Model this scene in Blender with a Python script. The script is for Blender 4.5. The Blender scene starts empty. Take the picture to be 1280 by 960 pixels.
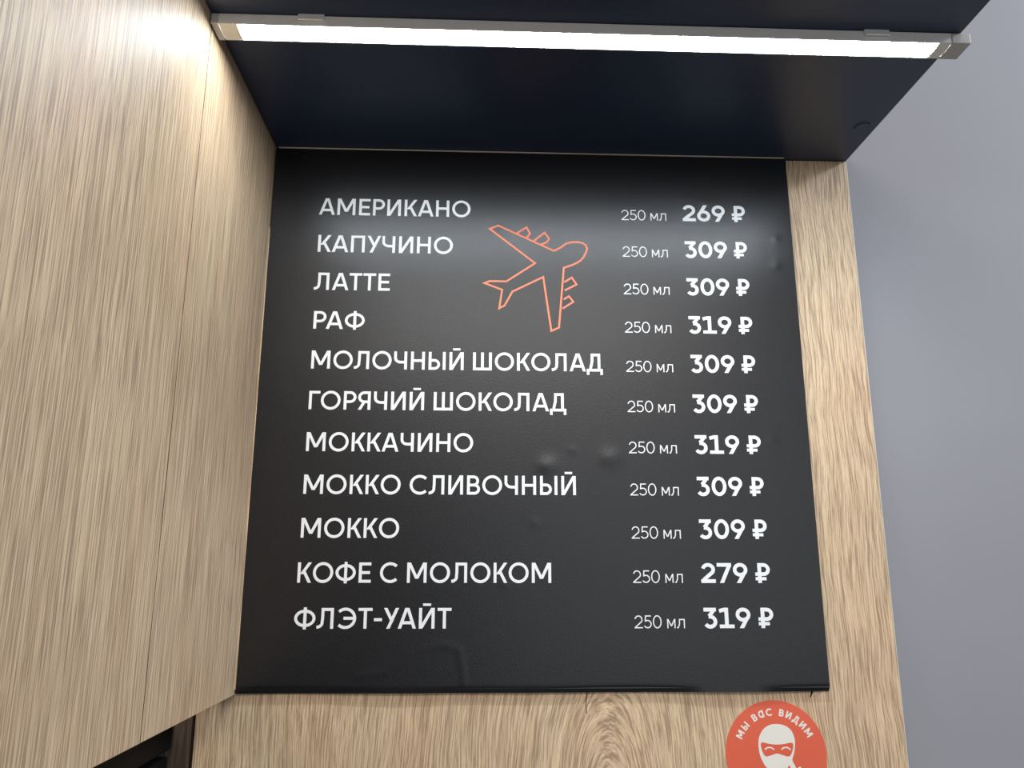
import bpy, bmesh, math, random
from mathutils import Vector, Matrix, noise
random.seed(4)
S = bpy.context.scene
COL = S.collection
Z0 = 2.08                     # height of the shelf underside above the floor
WOODY = 0.006                 # front of the wood backing; menu board front is y = 0

# ------------------------------------------------------------------ camera
cam = bpy.data.cameras.new('camera')
cam.sensor_fit = 'HORIZONTAL'; cam.sensor_width = 36.0
cam.lens = 36.0 * 991.12 / 1280.0
cam.clip_start = 0.01
co = bpy.data.objects.new('camera', cam); COL.objects.link(co)
yaw, pit, rol = -0.0386365, 0.2283097, -0.0013464
cy, sy = math.cos(yaw), math.sin(yaw); cp, sp = math.cos(pit), math.sin(pit); cr, sr = math.cos(rol), math.sin(rol)
R = Matrix(((cy,-sy,0),(sy,cy,0),(0,0,1))) @ Matrix(((1,0,0),(0,cp,-sp),(0,sp,cp))) @ Matrix(((cr,0,sr),(0,1,0),(-sr,0,cr)))
right, fwd, up = R.col[0], R.col[1], R.col[2]
M = Matrix((right, up, -fwd)).transposed().to_4x4()
M.translation = Vector((0.2427022, -0.8453700, -0.4765404 + Z0))
co.matrix_world = M
S.camera = co

# ------------------------------------------------------------------ world, lights, exposure
S.view_settings.view_transform = 'Standard'
S.view_settings.look = 'None'
S.view_settings.exposure = 0.22
S.view_settings.gamma = 1.0
S.view_settings.use_curve_mapping = False
w = bpy.data.worlds.new('world'); S.world = w; w.use_nodes = True
w.node_tree.nodes['Background'].inputs[0].default_value = (0.86, 0.92, 1.0, 1)
w.node_tree.nodes['Background'].inputs[1].default_value = 0.13

def area(name, loc, target, sx, sy_, power, col):
    l = bpy.data.lights.new(name, 'AREA'); l.shape = 'RECTANGLE'; l.size = sx; l.size_y = sy_
    l.energy = power; l.color = col
    o = bpy.data.objects.new(name, l); COL.objects.link(o); o.location = loc
    o.rotation_euler = (Vector(target) - Vector(loc)).to_track_quat('-Z', 'Y').to_euler()
    return o
# ceiling lamps of the hall, behind the photographer and close to the wall on the right
area('hall_ceiling_light', (0.05, -2.9, 3.2), (0.3, 0, 1.5), 2.6, 1.0, 50, (1.0, 0.965, 0.92))
area('hall_ceiling_light', (2.1, -0.55, 2.85), (1.5, 0, 1.9), 0.6, 0.3, 25, (0.80, 0.88, 1.0))
# added fill behind the photographer, no real window; lifts board reflection and wood
area('fill_light', (1.75, -4.2, 1.75), (1.75, 0, 1.75), 3.0, 2.3, 24, (0.95, 0.97, 1.0))
LED = 54.0

# ------------------------------------------------------------------ material helpers
def new_mat(name):
    m = bpy.data.materials.new(name); m.use_nodes = True
    return m, m.node_tree.nodes, m.node_tree.links, m.node_tree.nodes['Principled BSDF']
def plain(name, col, rough=0.5, metal=0.0, spec=0.5, noise_amt=0.0, bump=0.0, scale=300):
    m, N, L, b = new_mat(name)
    b.inputs['Base Color'].default_value = (*col, 1); b.inputs['Roughness'].default_value = rough
    b.inputs['Metallic'].default_value = metal; b.inputs['Specular IOR Level'].default_value = spec
    tc = N.new('ShaderNodeTexCoord')
    n = N.new('ShaderNodeTexNoise'); n.inputs['Scale'].default_value = scale; n.inputs['Detail'].default_value = 3
    L.new(tc.outputs['Object'], n.inputs['Vector'])
    if noise_amt:
        mx = N.new('ShaderNodeMix'); mx.data_type = 'RGBA'
        mx.inputs[6].default_value = (*[c*(1-noise_amt) for c in col], 1); mx.inputs[7].default_value = (*[c*(1+noise_amt) for c in col], 1)
        L.new(n.outputs['Fac'], mx.inputs[0]); L.new(mx.outputs[2], b.inputs['Base Color'])
    if bump:
        bp = N.new('ShaderNodeBump'); bp.inputs['Strength'].default_value = bump; bp.inputs['Distance'].default_value = 0.0004
        L.new(n.outputs['Fac'], bp.inputs['Height']); L.new(bp.outputs['Normal'], b.inputs['Normal'])
    return m

def wood(name, light, mid, dark, off=(0,0,0), rough=0.42, spec=0.5, slant=0.0, figure=None, bump=0.35, zs=20):
    """oak laminate: grain along z; fine streaks, broad bands, pale medullary flecks"""
    m, N, L, b = new_mat(name)
    tc = N.new('ShaderNodeTexCoord')
    mp = N.new('ShaderNodeMapping'); mp.inputs['Location'].default_value = off; mp.inputs['Rotation'].default_value = (slant, slant, 0)
    L.new(tc.outputs['Object'], mp.inputs['Vector'])
    src = mp.outputs['Vector']
    if figure:      # grain swirls round a cathedral figure at this point
        fx, fz, k, cap = figure
        def mth(op, p, q=None):
            n = N.new('ShaderNodeMath'); n.operation = op
            for i, v in enumerate((p, q)):
                if v is None: continue
                if isinstance(v, (int, float)): n.inputs[i].default_value = v
                else: L.new(v, n.inputs[i])
            return n.outputs[0]
        wob = N.new('ShaderNodeTexNoise'); wob.inputs['Scale'].default_value = 9; L.new(tc.outputs['Object'], wob.inputs['Vector'])
        sx = N.new('ShaderNodeSeparateXYZ'); L.new(src, sx.inputs[0])
        dx = mth('ADD', mth('SUBTRACT', sx.outputs['X'], fx), mth('MULTIPLY', mth('SUBTRACT', wob.outputs['Fac'], 0.5), 0.014))
        up_ = mth('MINIMUM', mth('MULTIPLY', mth('MAXIMUM', mth('SUBTRACT', sx.outputs['Z'], fz), 0.0), k), cap)
        root = mth('SQRT', mth('ADD', mth('MULTIPLY', dx, dx), mth('MULTIPLY', up_, up_)))
        cb = N.new('ShaderNodeCombineXYZ'); L.new(root, cb.inputs['X']); L.new(mth('MULTIPLY', dx, 0.12), cb.inputs['Y']); L.new(sx.outputs['Z'], cb.inputs['Z'])
        src = cb.outputs[0]
    # slow waviness of the grain
    wn = N.new('ShaderNodeTexNoise'); wn.inputs['Scale'].default_value = 5.0; wn.inputs['Detail'].default_value = 2
    L.new(tc.outputs['Object'], wn.inputs['Vector'])
    ws = N.new('ShaderNodeVectorMath'); ws.operation = 'MULTIPLY_ADD'; ws.inputs[1].default_value = (0.006, 0.006, 0); 
    L.new(wn.outputs['Color'], ws.inputs[0]); L.new(src, ws.inputs[2]); src = ws.outputs[0]
    def stretched(sc, detail, rgh=0.55, dist=0.0, offs=(0,0,0)):
        k = N.new('ShaderNodeMapping'); k.inputs['Scale'].default_value = sc; k.inputs['Location'].default_value = offs
        L.new(src, k.inputs['Vector'])
        n = N.new('ShaderNodeTexNoise'); n.inputs['Scale'].default_value = 1; n.inputs['Detail'].default_value = detail
        n.inputs['Roughness'].default_value = rgh; n.inputs['Distortion'].default_value = dist
        L.new(k.outputs['Vector'], n.inputs['Vector']); return n.outputs['Fac']
    def ramp(fac, *stops):
        r = N.new('ShaderNodeValToRGB'); e = r.color_ramp.elements
        while len(e) < len(stops): e.new(0.5)
        for i, (p, c) in enumerate(stops):
            e[i].position = p; e[i].color = (*c, 1) if len(c) == 3 else c
        L.new(fac, r.inputs[0]); return r.outputs[0]
    def mix(fac, a, b_, blend='MIX'):
        x = N.new('ShaderNodeMix'); x.data_type = 'RGBA'; x.blend_type = blend
        if isinstance(fac, float): x.inputs[0].default_value = fac
        else: L.new(fac, x.inputs[0])
        for i, v in ((6, a), (7, b_)):
            if isinstance(v, tuple): x.inputs[i].default_value = (*v, 1)
            else: L.new(v, x.inputs[i])
        return x.outputs[2]
    broad = stretched((26, 26, 1.6), 3, 0.5, 0.3)
    bands = stretched((190, 190, 4), 3, 0.6, 0.0, (3, 1, 2))
    fine = stretched((760, 760, zs), 3, 0.6, 0.0, (7, 5, 1))
    hair = stretched((1500, 1500, zs*2.2), 2, 0.6, 0.0, (4, 2, 9))
    patch = stretched((11, 11, 5), 3, 0.55, 0.4, (2, 8, 6))
    flecks = stretched((75, 75, 14), 2, 0.5, 1.2, (1, 9, 4))
    base = ramp(broad, (0.30, mid), (0.66, light))
    base = mix(ramp(patch, (0.42, (0, 0, 0)), (0.62, (0.5,)*3)), base, (mid[0]*1.08, mid[1]*0.93, mid[2]*0.92))
    base = mix(ramp(bands, (0.40, (0.32,)*3), (0.54, (0, 0, 0))), base, dark)
    base = mix(ramp(fine, (0.40, (0.72,)*3), (0.49, (0, 0, 0))), base, tuple(c*0.66 for c in dark))
    pale = tuple(min(1, c*1.22) for c in light)
    base = mix(ramp(fine, (0.52, (0, 0, 0)), (0.62, (0.7,)*3)), base, pale)
    base = mix(ramp(hair, (0.36, (0.5,)*3), (0.45, (0, 0, 0))), base, tuple(c*0.8 for c in dark))
    base = mix(ramp(flecks, (0.70, (0, 0, 0)), (0.78, (0.4,)*3)), base, tuple(c*0.86 for c in mid))
    L.new(base, b.inputs['Base Color'])
    b.inputs['Roughness'].default_value = rough; b.inputs['Specular IOR Level'].default_value = spec
    bp = N.new('ShaderNodeBump'); bp.inputs['Strength'].default_value = bump; bp.inputs['Distance'].default_value = 0.0008
    L.new(fine, bp.inputs['Height']); L.new(bp.outputs['Normal'], b.inputs['Normal'])
    return m

OAK_L, OAK_M, OAK_D = (0.645, 0.487, 0.315), (0.565, 0.41, 0.262), (0.41, 0.28, 0.175)
M_side = wood('oak_side', OAK_L, OAK_M, OAK_D, (0.3, 0.1, 0), rough=0.50, spec=0.42, zs=11)
M_side2 = wood('oak_side_rear', OAK_L, OAK_M, OAK_D, (1.3, 2.1, 0.7), rough=0.47, spec=0.5, zs=11)
M_back = wood('oak_back', (0.66,0.50,0.32), (0.58,0.42,0.265), (0.42,0.275,0.165), (0.0, 0.0, 0.0), rough=0.5, slant=0.0, figure=(0.374, -0.72, 0.34, 0.045), bump=0.5)
M_back_shaded = wood('oak_back_left_shaded', (0.15,0.10,0.065), (0.11,0.072,0.046), (0.07,0.045,0.03), (0.8, 0.0, 1.4), rough=0.55)  # shade under the oak side is put into this darkened wood colour
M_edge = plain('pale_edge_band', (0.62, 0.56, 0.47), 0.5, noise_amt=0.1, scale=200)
M_wall = plain('grey_blue_paint', (0.285, 0.283, 0.307), 0.75, spec=0.25, noise_amt=0.035, bump=0.15, scale=6)
M_shelf = plain('black_laminate', (0.020, 0.034, 0.070), 0.38, spec=0.5, bump=0.12, scale=900)
M_film = plain('black_satin_film', (0.003, 0.0032, 0.0048), 0.31, spec=0.52, bump=0.35, scale=650)
M_film_edge = plain('black_gloss_edge', (0.004, 0.004, 0.005), 0.18)
M_white = plain('white_vinyl', (0.86, 0.87, 0.88), 0.5, noise_amt=0.01)
M_orange = plain('orange_vinyl', (0.90, 0.23, 0.115), 0.5, noise_amt=0.02)
M_alu = plain('painted_aluminium', (0.80, 0.78, 0.76), 0.45, metal=0.0, noise_amt=0.04)
M_cap = plain('grey_plastic_cap', (0.50, 0.48, 0.45), 0.5, noise_amt=0.03)
M_clip = plain('bright_steel_clip', (0.88, 0.89, 0.90), 0.3, metal=0.2, noise_amt=0.02)
M_diff_end = plain('milky_diffuser', (0.85, 0.83, 0.72), 0.4, noise_amt=0.02)
M_redst = plain('red_orange_sticker', (0.72, 0.115, 0.055), 0.42, noise_amt=0.06, scale=14)
M_cream = plain('cream_print', (0.80, 0.77, 0.69), 0.5, noise_amt=0.02)
M_plastic = plain('black_plastic', (0.004, 0.004, 0.004), 0.7, spec=0.2, noise_amt=0.1)
M_gap = plain('dark_gap', (0.012, 0.008, 0.006), 0.8, spec=0.1, noise_amt=0.1)
m, N_, L_, b_ = new_mat('led_diffuser')
b_.inputs['Base Color'].default_value = (0.9, 0.9, 0.88, 1)
b_.inputs['Emission Color'].default_value = (0.87, 0.94, 1.0, 1); b_.inputs['Emission Strength'].default_value = LED
M_led = m

# ------------------------------------------------------------------ geometry helpers
def mesh_obj(name, bm, mat, parent=None, smooth=False):
    me = bpy.data.meshes.new(name); bm.normal_update(); bm.to_mesh(me); bm.free()
    me.materials.append(mat)
    if smooth:
        for p in me.polygons: p.use_smooth = True
    o = bpy.data.objects.new(name, me); COL.objects.link(o)
    if parent: o.parent = parent
    else: o.location.z = Z0
    return o
def tag(o, label, cat=None, group=None, kind=None):
    if label: o['label'] = label
    if cat: o['category'] = cat
    if group: o['group'] = group
    if kind: o['kind'] = kind
    return o
def thing(name, label, cat):
    o = bpy.data.objects.new(name, None); COL.objects.link(o); o.location = (0, 0, Z0)
    o.empty_display_size = 0.05
    return tag(o, label, cat)
def box(bm, x0, x1, y0, y1, z0, z1, bev=0.0, seg=2):
    r = bmesh.ops.create_cube(bm, size=1)
    for v in r['verts']:
        v.co = Vector(((x0+x1)/2 + v.co.x*(x1-x0), (y0+y1)/2 + v.co.y*(y1-y0), (z0+z1)/2 + v.co.z*(z1-z0)))
    if bev:
        es = list({e for v in r['verts'] for e in v.link_edges})
        bmesh.ops.bevel(bm, geom=es, offset=bev, segments=seg, affect='EDGES', profile=0.5)
    return bm
def boxo(name, dims, mat, parent=None, bev=0.0, seg=2):
    return mesh_obj(name, box(bmesh.new(), *dims, bev, seg), mat, parent)

# flat print: 2D polygons (x, z) raised a hair off a plane that faces -y
LAYER = [0]
def plate(bm, pts, y, t):
    LAYER[0] = (LAYER[0] + 1) % 7
    yf = y - t - LAYER[0]*0.000006
    # orientation: make facing -y
    a = sum(pts[i][0]*pts[(i+1) % len(pts)][1] - pts[(i+1) % len(pts)][0]*pts[i][1] for i in range(len(pts)))
    if a < 0: pts = pts[::-1]
    f = [bm.verts.new((p[0], yf, p[1])) for p in pts]
    k = [bm.verts.new((p[0], y, p[1])) for p in pts]
    n = len(pts)
    bm.faces.new(f)
    for i in range(n):
        j = (i+1) % n
        bm.faces.new((f[j], f[i], k[i], k[j]))
def stroke_quads(pts, wd, closed=False):
    P = [Vector(p) for p in pts]
    n = len(P); L, Rr = [], []
    for i in range(n):
        if closed: a, c = P[(i-1) % n], P[(i+1) % n]
        else: a, c = P[i-1] if i else None, P[i+1] if i < n-1 else None
        d1 = (P[i]-a).normalized() if a is not None else None
        d2 = (c-P[i]).normalized() if c is not None else None
        if d1 is None: d1 = d2
        if d2 is None: d2 = d1
        n1 = Vector((-d1.y, d1.x)); n2 = Vector((-d2.y, d2.x))
        mm = n1 + n2
        if mm.length < 1e-6: mm = n1
        mm.normalize(); k = 1/max(0.28, mm.dot(n1))
        L.append(P[i] + mm*k*wd/2); Rr.append(P[i] - mm*k*wd/2)
    return L, Rr
def stroke(bm, pts, wd, y, t, closed=False):
    L, Rr = stroke_quads(pts, wd, closed)
    LAYER[0] = (LAYER[0] + 1) % 7
    yf = y - t - LAYER[0]*0.000006
    n = len(L)
    lf = [bm.verts.new((p.x, yf, p.y)) for p in L]; rf = [bm.verts.new((p.x, yf, p.y)) for p in Rr]
    lb = [bm.verts.new((p.x, y, p.y)) for p in L]; rb = [bm.verts.new((p.x, y, p.y)) for p in Rr]
    for i in range(n if closed else n-1):
        j = (i+1) % n
        bm.faces.new((lf[i], rf[i], rf[j], lf[j]))
        bm.faces.new((lf[i], lf[j], lb[j], lb[i])); bm.faces.new((rf[j], rf[i], rb[i], rb[j]))
    if not closed:
        bm.faces.new((rf[0], lf[0], lb[0], rb[0])); bm.faces.new((lf[-1], rf[-1], rb[-1], lb[-1]))

# ------------------------------------------------------------------ stroke lettering
def arc(cx, cz, rx, rz, a0, a1, n=18):
    return [(cx + rx*math.cos(math.radians(a0+(a1-a0)*i/n)), cz + rz*math.sin(math.radians(a0+(a1-a0)*i/n))) for i in range(n+1)]
def glyph(ch, w):
    """-> (advance width, [strokes], [polygons]); cap height is 1"""
    h = w/2; s, p = [], []
    def st(*pts, closed=False): s.append((list(pts), closed))
    def rc(x0, z0, x1, z1): p.append([(x0, z0), (x1, z0), (x1, z1), (x0, z1)])
    def dg(x0, z0, x1, z1, k=1.0):
        dx, dz = x1-x0, z1-z0; wd = w*k*math.hypot(dx, dz)/abs(dz)/2
        p.append([(x0-wd, z0), (x0+wd, z0), (x1+wd, z1), (x1-wd, z1)])
    def bowl(x, z0, z1, W, side=1):     # D-shaped bowl from stem x, centreline z0..z1, reaching W
        r = (z1-z0)/2
        pts = [(x, z1)] + arc(W - side*r, (z0+z1)/2, side*r, r, 90, -90, 14) + [(x, z0)]
        st(*pts)
    if ch == ' ': return 0.30, s, p
    if ch == 'А':
        W = .87; dg(.085, 0, W/2-.025, 1); dg(W-.085, 0, W/2+.025, 1); rc(.19, .21, W-.19, .21+w)
    elif ch == 'М':
        W = .97; rc(0, 0, w, 1); rc(W-w, 0, W, 1); dg(W/2, .20, h+.03, 1); dg(W/2, .20, W-h-.03, 1)
    elif ch == 'Е':
        W = .60; rc(0, 0, w, 1); rc(w, 1-w, W, 1); rc(w, 0, W, w); rc(w, .5-h, W-.05, .5+h)
    elif ch == 'Р':
        W = .64; rc(0, 0, w, 1); bowl(w, .36+h, 1-h, W-h)
    elif ch in 'ИЙ':
        W = .74; rc(0, 0, w, 1); rc(W-w, 0, W, 1); dg(h+.02, 0, W-h-.02, 1)
        if ch == 'Й': rc(W/2-.19, 1.10, W/2+.19, 1.10+w*.8)
    elif ch == 'К':
        W = .68; rc(0, 0, w, 1); dg(w+.06, .42, W-.085, 1); dg(W-.08, 0, w+.17, .56)
    elif ch == 'Н':
        W = .72; rc(0, 0, w, 1); rc(W-w, 0, W, 1); rc(w, .5-h, W-w, .5+h)
    elif ch == 'О':
        W = 1.0; st(*arc(W/2, .5, W/2-h, .5-h+.015, 0, 350, 35), closed=True)
    elif ch == 'П':
        W = .72; rc(0, 0, w, 1); rc(W-w, 0, W, 1); rc(w, 1-w, W-w, 1)
    elif ch == 'У':
        W = .72; dg(.22, 0, W-.085, 1); dg(.40, .36, .085, 1)
    elif ch == 'Ч':
        W = .68; rc(W-w, 0, W, 1); st((h, 1), (h, .64), *arc(.28+h, .64, .28, .64-.33-h, 190, 262, 8), (.34+h, .33+h), (W-w, .33+h))
    elif ch == 'Л':
        W = .78; rc(W-w, 0, W, 1); rc(.20, 1-w, W-w, 1)
        st((.20+h, 1), (.195+h, .45), *arc(.0, .30, .185+h, .30-h, 10, -80, 10), (0, h))
    elif ch == 'Т':
        W = .66; rc(W/2-h, 0, W/2+h, 1-w); rc(0, 1-w, W, 1)
    elif ch == 'Ф':
        W = 1.0; rc(W/2-h, -.03, W/2+h, 1.03); st(*arc(W/2, .5, W/2-h, .37-h*.3, 0, 350, 35), closed=True)
    elif ch == 'Ш':
        W = .98; rc(0, w, w, 1); rc(W/2-h, w, W/2+h, 1); rc(W-w, w, W, 1); rc(0, 0, W, w)
    elif ch == 'Д':
        W = .84; rc(.0, 0, W, w); rc(0, -.19, w*.9, 0); rc(W-w*.9, -.19, W, 0); rc(W-.12-w, w, W-.12, 1); rc(.22, 1-w, W-.12-w, 1)
        st((.22+h, 1), (.21+h, .55), (.12+h, w))
    elif ch == 'Г':
        W = .56; rc(0, 0, w, 1); rc(w, 1-w, W, 1)
    elif ch == 'Я':
        W = .64; rc(W-w, 0, W, 1); bowl(W-w, .36+h, 1-h, h, -1); dg(.09, 0, .30, .40)
    elif ch == 'С':
        W = .90; st(*arc(.51, .5, .51-h, .515-h, 46, 314, 28))
    elif ch == 'Э':
        W = .90; st(*arc(.39, .5, .51-h, .515-h, 134, -134, 28)); rc(.30, .5-h, .86, .5+h)
    elif ch == 'В':
        W = .66; rc(0, 0, w, 1); bowl(w, .5, 1-h, W-.05-h); bowl(w, h, .5, W-h)
    elif ch == 'Ы':
        W = .88; rc(0, 0, w, 1); bowl(w, h, .60-h, .60-h); rc(W-w, 0, W, 1)
    elif ch == '-':
        W = .42; rc(.02, .36, W-.02, .36+w)
    elif ch == '₽':
        W = .74; x = .12; rc(x, 0, x+w, 1); bowl(x+w, .36+h*.9, 1-h, W-h); rc(0, .36, x, .36+w*.9); rc(0, .135, .54, .135+w*.85)
    elif ch == '0':
        W = .77 if w > .1 else .70; st(*arc(W/2, .5, W/2-h, .5-h+.012, 0, 350, 35), closed=True)
    elif ch == '9':
        W = .73; r = .33-h*.1; st(*arc(W/2, .66, W/2-h, .345-h, 0, 350, 35), closed=True); dg(.27, 0, W-h-.055, .54)
    elif ch == '6':
        W = .73; st(*arc(W/2, .34, W/2-h, .345-h, 0, 350, 35), closed=True); dg(h+.055, .46, W-.27, 1)
    elif ch == '2':
        W = .72 if w > .1 else .66; a = arc(W/2, .67, W/2-h-.01, .33-h, 168, -38, 18); st(*a, (h*1.25, w*.8)); rc(.0, 0, W, w)
    elif ch == '3':
        W = .69; rc(.03, 1-w, W-.05, 1); st((W-.05-h*1.5, 1-w*.8), (.29, .585))
        st((.27, .60-h*.3), *arc(W/2-.01, .335-h*.2, W/2-h, .33-h*.9, 74, -150, 20))
    elif ch == '1':
        W = .74; rc(.28, 0, .28+w, 1); st((.02, .84), (.30, 1-h*.9)); rc(.02, 0, W, w*.95)
    elif ch == '7':
        W = .72; rc(0, 1-w, W, 1); dg(.22, 0, W-h*1.2, 1-w*.8)
    elif ch == '5':
        W = .64; rc(.10, 1-w, W-.06, 1); st((.10+h, 1-w*.5), (.075+h, .52), *[]); 
        st((.06+h, .545), *arc(W/2-.02, .325, W/2-h+.01, .325-h, 100, -152, 22))
    elif ch == 'м':
        W = .66; H = .72; rc(0, 0, w, H); rc(W-w, 0, W, H); dg(W/2, .16, h+.01, H); dg(W/2, .16, W-h-.01, H)
    elif ch == 'л':
        W = .64; H = .72; rc(W-w, 0, W, H); rc(.17, H-w, W-w, H); st((.17+h, H), (.165+h, .32), (.11, h*1.4), (0, h))
    elif ch == 'а':
        W = .74; st(*arc(.37, .5, .37-h, .5-h, 0, 350, 30), closed=True); rc(W-w, 0, W, 1)
    else:
        W = .5
    return W, s, p

LSB = {'О': .06, 'С': .06, 'Ф': .05, 'А': .03, 'У': .02, 'Т': .03, 'Л': .01, 'Ч': .06, 'Д': .02, 'Э': .06, 'Я': .05, '-': .03, ' ': .0,
       '0': .04, '9': .04, '6': .04, '2': .05, '3': .05, '5': .05, '7': .04, '1': .03, '₽': .0, 'л': .02}
RSB = {'О': .06, 'С': .05, 'Ф': .05, 'А': .02, 'У': .02, 'Т': .03, 'К': .01, 'Г': .0, 'Е': .05, 'Р': .03, 'В': .05, 'Д': .03, 'Э': .06, '-': .03, ' ': .0,
       '0': .05, '9': .04, '6': .04, '2': .04, '3': .05, '5': .05, '7': .03, '1': .04}
KERN = {'УА': -.10, 'АТ': -.03, 'РА': -.08, 'УЧ': -.02, 'ГО': -.02, 'ЛА': .02}
def text_block(name, txt, weight, x0, x1, zb, cap, parent, mat, label, y=0.0, t=0.00012, track=0.085, space=0.30):
    """lettering between x0 and x1 with its baseline at zb"""
    bm = bmesh.new(); total = 0; items = []
    for i, ch in enumerate(txt):
        W, s, p = glyph(ch, weight)
        if ch == ' ': W = space - track
        tr = (RSB.get(ch, .10) + LSB.get(txt[i+1], .10) + KERN.get(txt[i:i+2], 0)) if i < len(txt)-1 else 0
        if ch == ' ': tr = 0; W = space
        items.append((total, s, p)); total += W + (tr if i < len(txt)-1 else 0)
    sx = (x1-x0)/(total*cap)
    if abs(sx-1) > 0.04: print('TEXT SCALE', txt, round(sx, 3))
    f = lambda q, ox: (x0 + (q[0]+ox)*cap*sx, zb + q[1]*cap)
    for ox, s, p in items:
        for pts, closed in s: stroke(bm, [f(q, ox) for q in pts], weight*cap, y, t, closed)
        for poly in p: plate(bm, [f(q, ox) for q in poly], y, t)
    o = mesh_obj(name, bm, mat, parent)
    if label: tag(o, label)
    return o

# ------------------------------------------------------------------ setting
wall = boxo('wall_back', (-2.2, 2.6, 0.026, 0.16, -Z0, 1.0), M_wall); tag(wall, 'smooth grey-blue painted wall right of the oak panel', kind='structure')

floor = boxo('floor', (-2.2, 2.6, -5.0, 0.16, -Z0-0.1, -Z0), plain('grey_floor', (0.22, 0.21, 0.20), 0.45, noise_amt=0.1, scale=8)); tag(floor, 'grey floor of the hall', kind='structure')

# ------------------------------------------------------------------ oak back panel
bp_ = thing('back_panel', 'oak-look laminate back panel behind and around the black menu board', 'panel')
# full-height face right of the joint; plus an edge band catching the light
boxo('board', (-0.0375, 0.6765, WOODY, 0.0255, -1.05, 0.0), M_back, bp_, 0.0006)
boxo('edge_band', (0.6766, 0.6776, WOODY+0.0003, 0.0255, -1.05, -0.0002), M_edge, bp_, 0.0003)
# joint crack that shows below the menu board
bm = bmesh.new(); stroke(bm, [(0.3512, -0.585), (0.3517, -0.603), (0.3509, -0.611), (0.3513, -0.6195)], 0.0008, WOODY, 0.00005)
tag(mesh_obj('seam', bm, M_gap, bp_), 'short dark vertical crack in the laminate')
bm = bmesh.new(); plate(bm, [(0.5838, -0.5975), (0.5856, -0.5985), (0.5845, -0.6015), (0.5822, -0.6055), (0.5816, -0.604)], WOODY, 0.00005)
tag(mesh_obj('chip', bm, M_gap, bp_), 'small dark chip in the laminate')
bp2 = boxo('recessed_panel', (-0.50, -0.0425, 0.0125, 0.0255, -1.05, 0.0), M_back_shaded, None, 0.0006)
tag(bp2, 'wood panel with shade darkened into its colour, below the oak side, left of the joint', 'panel')

# ------------------------------------------------------------------ oak cabinet side on the left
cs = thing('cabinet_side', 'tall oak-look side panel at the left, with one vertical joint', 'panel')
BOT = -0.5995
tag(boxo('rear_board', (-0.018, -0.0002, -0.2215, 0.0055, BOT, 0.30), M_side2, cs, 0.0005), 'narrow oak board beside the menu')
tag(boxo('front_board', (-0.018, 0.0, -0.66, -0.2232, BOT, 0.30), M_side, cs, 0.0005), 'wide oak board nearest the viewer')

tag(boxo('joint_gap', (-0.017, -0.0004, -0.2231, -0.2216, BOT+0.0006, 0.299), M_gap, cs), 'thin dark vertical joint')

# ------------------------------------------------------------------ black shelf
sh = thing('shelf', 'black laminate shelf above the menu board carrying the strip lamp', 'shelf')
boxo('board', (0.0008, 0.677, -0.40, 0.0255, 0.0005, 0.025), M_shelf, sh, 0.0006)
bm = bmesh.new()
r = bmesh.ops.create_cone(bm, cap_ends=True, segments=40, radius1=0.0085, radius2=0.0078, depth=0.0012)
for v in r['verts']: v.co = Vector((0.6605 + v.co.x, -0.070 + v.co.y, -0.0001 - v.co.z*1.0))
tag(mesh_obj('screw_cap', bm, M_shelf, sh), 'small round black cap near the right rear corner')

# ------------------------------------------------------------------ menu board
H = 0.5983; BW = 0.6005
mb = thing('menu_board', 'square black coffee menu board with white price list and orange aeroplane', 'menu board')
boxo('backing', (0.0012, BW, 0.0004, WOODY-0.0001, -H+0.0032, -0.0016), M_film_edge, mb, 0.0004)
# the printed film: a fine sheet with air bubbles and creases
blist = [(0.314, -0.370, 0.016, 0.0011), (0.382, -0.361, 0.016, 0.0010), (0.341, -0.352, 0.006, 0.0003), (0.582, -0.105, 0.006, 0.0006), (0.579, -0.137, 0.007, 0.0006),
         (0.30, -0.43, 0.008, 0.0003), (0.5, -0.06, 0.006, 0.0004), (0.47, -0.055, 0.005, 0.0003), (0.56, -0.34, 0.01, 0.0003), (0.268, -0.493, 0.006, 0.0003)]
crease = [(0.120, -0.582), (0.150, -0.579), (0.170, -0.566), (0.185, -0.556), (0.205, -0.552), (0.222, -0.556), (0.226, -0.575), (0.228, -0.590)]
def seg_dist(px, pz):
    best = 9
    for (ax, az), (bx, bz) in zip(crease, crease[1:]):
        dx, dz = bx-ax, bz-az; tt = max(0, min(1, ((px-ax)*dx+(pz-az)*dz)/(dx*dx+dz*dz)))
        best = min(best, math.hypot(px-ax-tt*dx, pz-az-tt*dz))
    return best
def film_h(x, z):
    d = 0
    for bx, bz, r, a in blist:
        q = math.hypot((x-bx), (z-bz)*1.15)/r
        if q < 1.6: d += a*math.exp(-q*q*2.2)
    if x < 0.26 and z < -0.52:
        q = seg_dist(x, z)/0.0035; d += 0.00022*math.exp(-q*q)
    return d
NX, NZ = 230, 230
bm = bmesh.new(); g = []
X0, X1, ZT, ZB = 0.0010, BW+0.0002, -0.0014, -H-0.0003
for j in range(NZ+1):
    row = []
    for i in range(NX+1):
        x = X0+(X1-X0)*i/NX; z = ZT+(ZB-ZT)*j/NZ
        lift = 0
        # the film's lower rim lets go here and there and rolls back
        e = max(0, (z-ZB)); 
        amp = 0.0030*max(0, min(1, 0.45+1.4*noise.noise(Vector((x*9, 0, 3)))))
        lift = -amp*math.exp(-(e/0.0032)**2)
        row.append(bm.verts.new((x, 0.0001 - film_h(x, z) - lift, z)))
    g.append(row)
for j in range(NZ):
    for i in range(NX):
        bm.faces.new((g[j][i], g[j+1][i], g[j+1][i+1], g[j][i+1]))
film = mesh_obj('film', bm, M_film, mb, smooth=True)
tag(film, 'black satin film with small air bubbles and creases')
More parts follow.
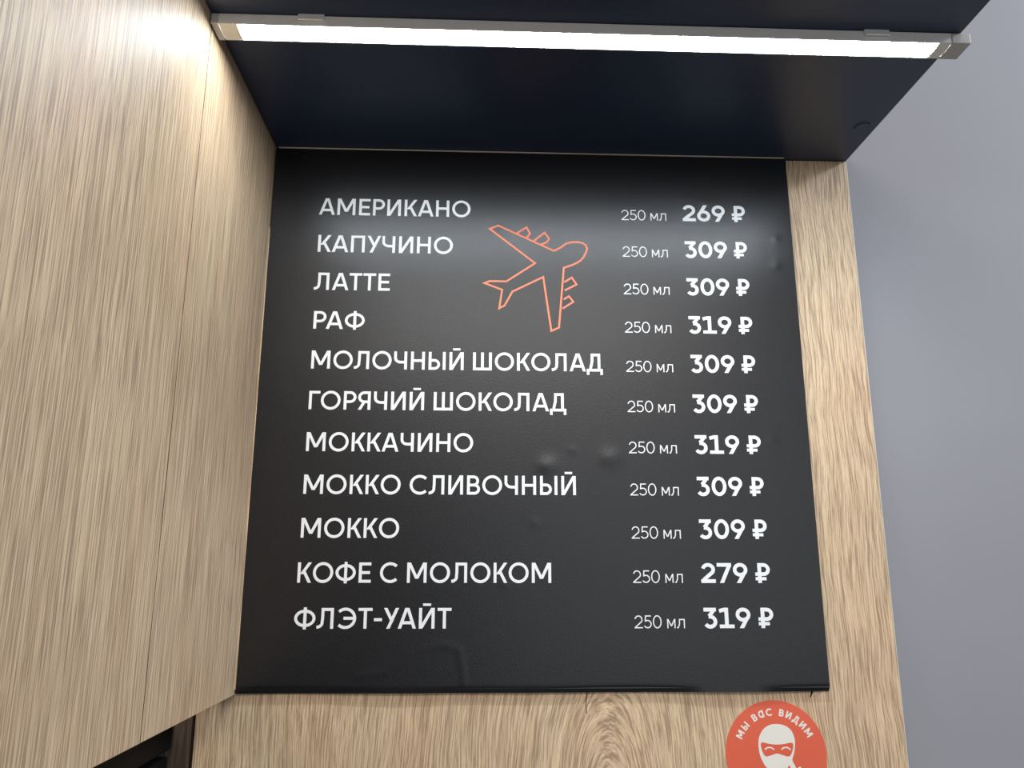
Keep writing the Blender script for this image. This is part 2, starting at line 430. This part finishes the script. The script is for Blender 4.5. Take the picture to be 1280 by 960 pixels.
boxo('top_edge_strip', (0.004, 0.5985, -0.0012, 0.0004, -0.0014, -0.0004), M_edge, mb)

boxo('side_edge_strip', (0.0, 0.0011, -0.0003, 0.0004, -H+0.004, -0.10), M_side2, mb)
names = [('АМЕРИКАНО', .2273), ('КАПУЧИНО', .2079), ('ЛАТТЕ', .1382), ('РАФ', .1121), ('МОЛОЧНЫЙ ШОКОЛАД', .3757), ('ГОРЯЧИЙ ШОКОЛАД', .3346),
         ('МОККАЧИНО', .2337), ('МОККО СЛИВОЧНЫЙ', .3437), ('МОККО', .1576), ('КОФЕ С МОЛОКОМ', .3164), ('ФЛЭТ-УАЙТ', .2137)]
xs0 = [.0545, .0557, .0539, .0559, .0561, .0561, .0560, .0560, .0560, .0552, .0545]
prices = ['269', '309', '309', '319', '309', '309', '319', '309', '309', '279', '319']
PX1 = [.5473, .5467, .5465, .5467, .5469, .5469, .5469, .5469, .5469, .547, .5473]
for i, (t_, x1) in enumerate(names):
    zb = -0.0838 - 0.04527*i
    text_block('drink_name', t_, 0.145, xs0[i], x1, zb, 0.0203, mb, M_white, 'white lettering reading ' + t_, y=-0.0001, space=0.39)
    text_block('volume_text', '250 мл', 0.085, .4019, .4542, zb, 0.0127, mb, M_white, None, y=-0.0001, track=0.09, space=0.40)
    text_block('price_text', prices[i] + ' ₽', 0.185, .4736, PX1[i], zb, 0.0203, mb, M_white, 'bold white price ' + prices[i] + ' ₽', y=-0.0001, track=0.075, space=0.34)

# orange aeroplane outline (x, z on the board's face)
bm = bmesh.new()
body = [(0.24957,-0.09767),(0.25929,-0.09347),(0.32305,-0.12344),(0.33073,-0.11933),(0.33731,-0.11418),(0.34303,-0.11251),(0.35037,-0.1122),(0.35606,-0.11332),(0.3596,-0.11569),(0.36115,-0.11965),(0.35957,-0.1254),(0.35654,-0.13098),(0.35322,-0.13482),(0.3483,-0.138),(0.34259,-0.14067),(0.33414,-0.14372),(0.32778,-0.21477),(0.31918,-0.21884),(0.31064,-0.1552),(0.27566,-0.17317),(0.26694,-0.18972),(0.26092,-0.19314),(0.26416,-0.17116),(0.24417,-0.16354),(0.25006,-0.16108),(0.26892,-0.16112),(0.30141,-0.13879)]
LW = 0.00205
stroke(bm, body, LW, -0.0001, 0.00012, True)
for e in ([(0.28029, -0.10286), (0.29185, -0.09495), (0.2959, -0.10292), (0.29149, -0.10788)], [(0.30041, -0.11154), (0.31252, -0.10121), (0.31767, -0.10844), (0.31536, -0.11266), (0.3072, -0.11662)], [(0.33455, -0.1611), (0.34301, -0.15536), (0.34835, -0.1636), (0.33473, -0.17092)], [(0.33363, -0.18155), (0.33945, -0.17776), (0.34431, -0.18424), (0.3322, -0.19245)]):
    stroke(bm, e, LW, -0.0001, 0.00012, False)
tag(mesh_obj('aeroplane_outline', bm, M_orange, mb), 'orange line drawing of an aeroplane')

# ------------------------------------------------------------------ strip lamp
lamp = thing('strip_lamp', 'lit white LED strip lamp fixed across the underside of the black shelf', 'lamp')
YF, YB, LH = -0.2285, -0.2055, 0.0102
bm = bmesh.new()   # channel: front flange, back flange, web
box(bm, 0.0075, 0.6672, YF, YF+0.0012, -LH, 0.0, 0.0004)
box(bm, 0.0075, 0.6672, YB-0.0012, YB, -LH, 0.0, 0.0004)
box(bm, 0.0075, 0.6672, YF+0.0012, YB-0.0012, -0.0015, 0.0)
mesh_obj('channel', bm, M_alu, lamp)
def diffuser(name, x0, x1, mat):
    bm = bmesh.new(); n = 8; prof = []
    for i in range(n+1):
        a = i/n; y = YF+0.0012+(YB-YF-0.0024)*a
        prof.append((y, -LH+0.0004-0.0009*math.sin(math.pi*a)))
    ra = [bm.verts.new((x0, y, z)) for y, z in prof]; rb = [bm.verts.new((x1, y, z)) for y, z in prof]
    for i in range(n): bm.faces.new((ra[i+1], ra[i], rb[i], rb[i+1]))
    return mesh_obj(name, bm, mat, lamp, True)
diffuser('diffuser', 0.0235, 0.6560, M_led)
tag(diffuser('diffuser_end', 0.0075, 0.0234, M_diff_end), 'unlit milky left end'); tag(diffuser('diffuser_end', 0.6561, 0.6672, M_diff_end), 'unlit milky right end')
bm = box(bmesh.new(), 0.0010, 0.0075, YF-0.0004, YB+0.0004, -LH-0.0003, 0.0, 0.0008); mesh_obj('end_cap', bm, M_cap, lamp)
bm = box(bmesh.new(), 0.6672, 0.6850, YF-0.0004, YB+0.0004, -LH-0.0003, 0.0, 0.0008); mesh_obj('end_cap', bm, M_cap, lamp)
for cx in (0.0885, 0.5975):
    bm = box(bmesh.new(), cx-0.0115, cx+0.0115, YF-0.0020, YF-0.0001, -0.0052, 0.0004, 0.0003)
    box(bm, cx-0.0112, cx+0.0112, YF-0.0034, YF-0.0012, -0.0060, -0.0046, 0.0004)
    tag(mesh_obj('mounting_clip', bm, M_clip, lamp), 'bright steel clip')

# ------------------------------------------------------------------ round sticker
st_ = thing('round_sticker', 'round red-orange sticker with a cream masked face, on the oak below the menu board', 'sticker')
CX, CZ, SR = 0.5424, -0.6590, 0.0515
SY = WOODY
bm = bmesh.new(); plate(bm, [(CX+SR*math.cos(math.tau*i/96), CZ+SR*math.sin(math.tau*i/96)) for i in range(96)], SY, 0.0002)
mesh_obj('disc', bm, M_redst, st_)
def curved_text(txt, weight, cap, rad, a0, a1):
    bm = bmesh.new(); mp = {'м': 'М', 'ы': 'Ы', 'в': 'В', 'с': 'С', 'и': 'И', 'д': 'Д'}
    adv = []; tot = 0
    for ch in txt:
        W = 0.44 if ch == ' ' else glyph(mp.get(ch, ch), weight)[0]
        adv.append((tot, W)); tot += W + (0.12 if ch != ' ' else 0.05)
    tot -= 0.12
    for ch, (o, W) in zip(txt, adv):
        if ch == ' ': continue
        _, s, p = glyph(mp.get(ch, ch), weight)
        a = math.radians(a0 + (a1-a0)*(o+W/2)/tot)
        def f(q):
            lx, lz = (q[0]-W/2)*cap*1.08, rad + q[1]*cap
            return (CX + lx*math.cos(a) + lz*math.sin(a), CZ - lx*math.sin(a) + lz*math.cos(a))
        for pts, closed in s: stroke(bm, [f(q) for q in pts], weight*cap, SY-0.0002, 0.00006, closed)
        for poly in p: plate(bm, [f(q) for q in poly], SY-0.0002, 0.00006)
    return bm
tag(mesh_obj('lettering', curved_text('мы вас видим', 0.205, 0.0070, 0.0367, -68, 66), M_cream, st_), 'cream lettering around the rim reading мы вас видим')
def smooth_closed(P, n=6):
    out = []
    for i in range(len(P)):
        p0, p1, p2, p3 = P[i-1], P[i], P[(i+1) % len(P)], P[(i+2) % len(P)]
        for k in range(n):
            t = k/n
            out.append(tuple(0.5*((2*p1[c]) + (-p0[c]+p2[c])*t + (2*p0[c]-5*p1[c]+4*p2[c]-p3[c])*t*t + (-p0[c]+3*p1[c]-3*p2[c]+p3[c])*t**3) for c in (0, 1)))
    return out
head = smooth_closed([(0.54496,-0.63025),(0.55296,-0.63168),(0.55899,-0.63597),(0.56195,-0.64236),(0.56232,-0.64925),(0.56072,-0.65766),(0.5585,-0.66394),(0.56109,-0.67024),(0.56264,-0.6765),(0.55871,-0.6827),(0.54698,-0.68674),(0.53567,-0.68561),(0.53157,-0.67937),(0.53423,-0.6742),(0.53003,-0.66896),(0.52655,-0.66162),(0.525,-0.65427),(0.52524,-0.64584),(0.52753,-0.6395),(0.53195,-0.63422),(0.53796,-0.63106)])
bm = bmesh.new(); plate(bm, head, SY-0.0002, 0.00006)
tag(mesh_obj('masked_head', bm, M_cream, st_), 'cream printed head in a balaclava')
slit = smooth_closed([(0.5275,-0.64818),(0.53042,-0.64756),(0.53608,-0.64886),(0.54351,-0.64955),(0.55162,-0.64896),(0.55746,-0.64795),(0.56028,-0.64881),(0.55991,-0.65345),(0.55738,-0.65922),(0.55415,-0.66077),(0.54908,-0.65947),(0.54345,-0.65797),(0.5376,-0.65939),(0.53235,-0.66062),(0.52964,-0.6585),(0.52771,-0.65323)])
bm = bmesh.new(); plate(bm, slit, SY-0.00030, 0.00006)
tag(mesh_obj('eye_slit', bm, M_redst, st_), 'red eye opening of the mask')
bm = bmesh.new()
for eye in [[(0.5402,-0.65471),(0.54001,-0.65413),(0.53963,-0.6536),(0.53907,-0.65312),(0.53837,-0.65274),(0.53754,-0.65245),(0.53663,-0.65228),(0.53567,-0.65224),(0.53471,-0.65231),(0.53379,-0.65251),(0.53296,-0.65282),(0.53224,-0.65323),(0.53166,-0.65372),(0.53126,-0.65426)],[(0.55711,-0.65482),(0.55692,-0.65425),(0.55654,-0.65371),(0.55598,-0.65324),(0.55528,-0.65285),(0.55445,-0.65257),(0.55353,-0.6524),(0.55258,-0.65235),(0.55162,-0.65242),(0.5507,-0.65262),(0.54986,-0.65293),(0.54913,-0.65334),(0.54856,-0.65383),(0.54816,-0.65438)]]:
    stroke(bm, eye, 0.0013, SY-0.0004, 0.00006)
tag(mesh_obj('smiling_eyes', bm, M_cream, st_), 'two cream arched eyes')
bm = bmesh.new(); stroke(bm, [(0.55423, -0.66998), (0.5558, -0.67332), (0.55904, -0.67855)], 0.0011, SY-0.00030, 0.00006)
plate(bm, smooth_closed([(0.55331, -0.67153), (0.55475, -0.66914), (0.55636, -0.67208), (0.55537, -0.67436)]), SY-0.00030, 0.00006)
mesh_obj('mask_fold', bm, M_redst, st_)
bm = bmesh.new(); plate(bm, [(0.56002, -0.67356), (0.56398, -0.6713), (0.56615, -0.67006), (0.56672, -0.67153), (0.56465, -0.67443), (0.5621, -0.67753)], SY-0.0002, 0.00006)
mesh_obj('mask_knot', bm, M_cream, st_)

# ------------------------------------------------------------------ black housing lower left
ap = thing('black_housing', 'black plastic housing in the shade under the oak side panel, lower left', 'appliance')
boxo('upper_body', (-0.34, -0.0600, -0.17, 0.0120, -0.6515, -0.6235), M_plastic, ap, 0.0035, 3)
boxo('lower_body', (-0.34, -0.0628, -0.14, 0.0120, -0.95, -0.6575), M_plastic, ap, 0.0025, 3)
boxo('neck', (-0.30, -0.075, -0.12, 0.0110, -0.6580, -0.6510), M_plastic, ap)
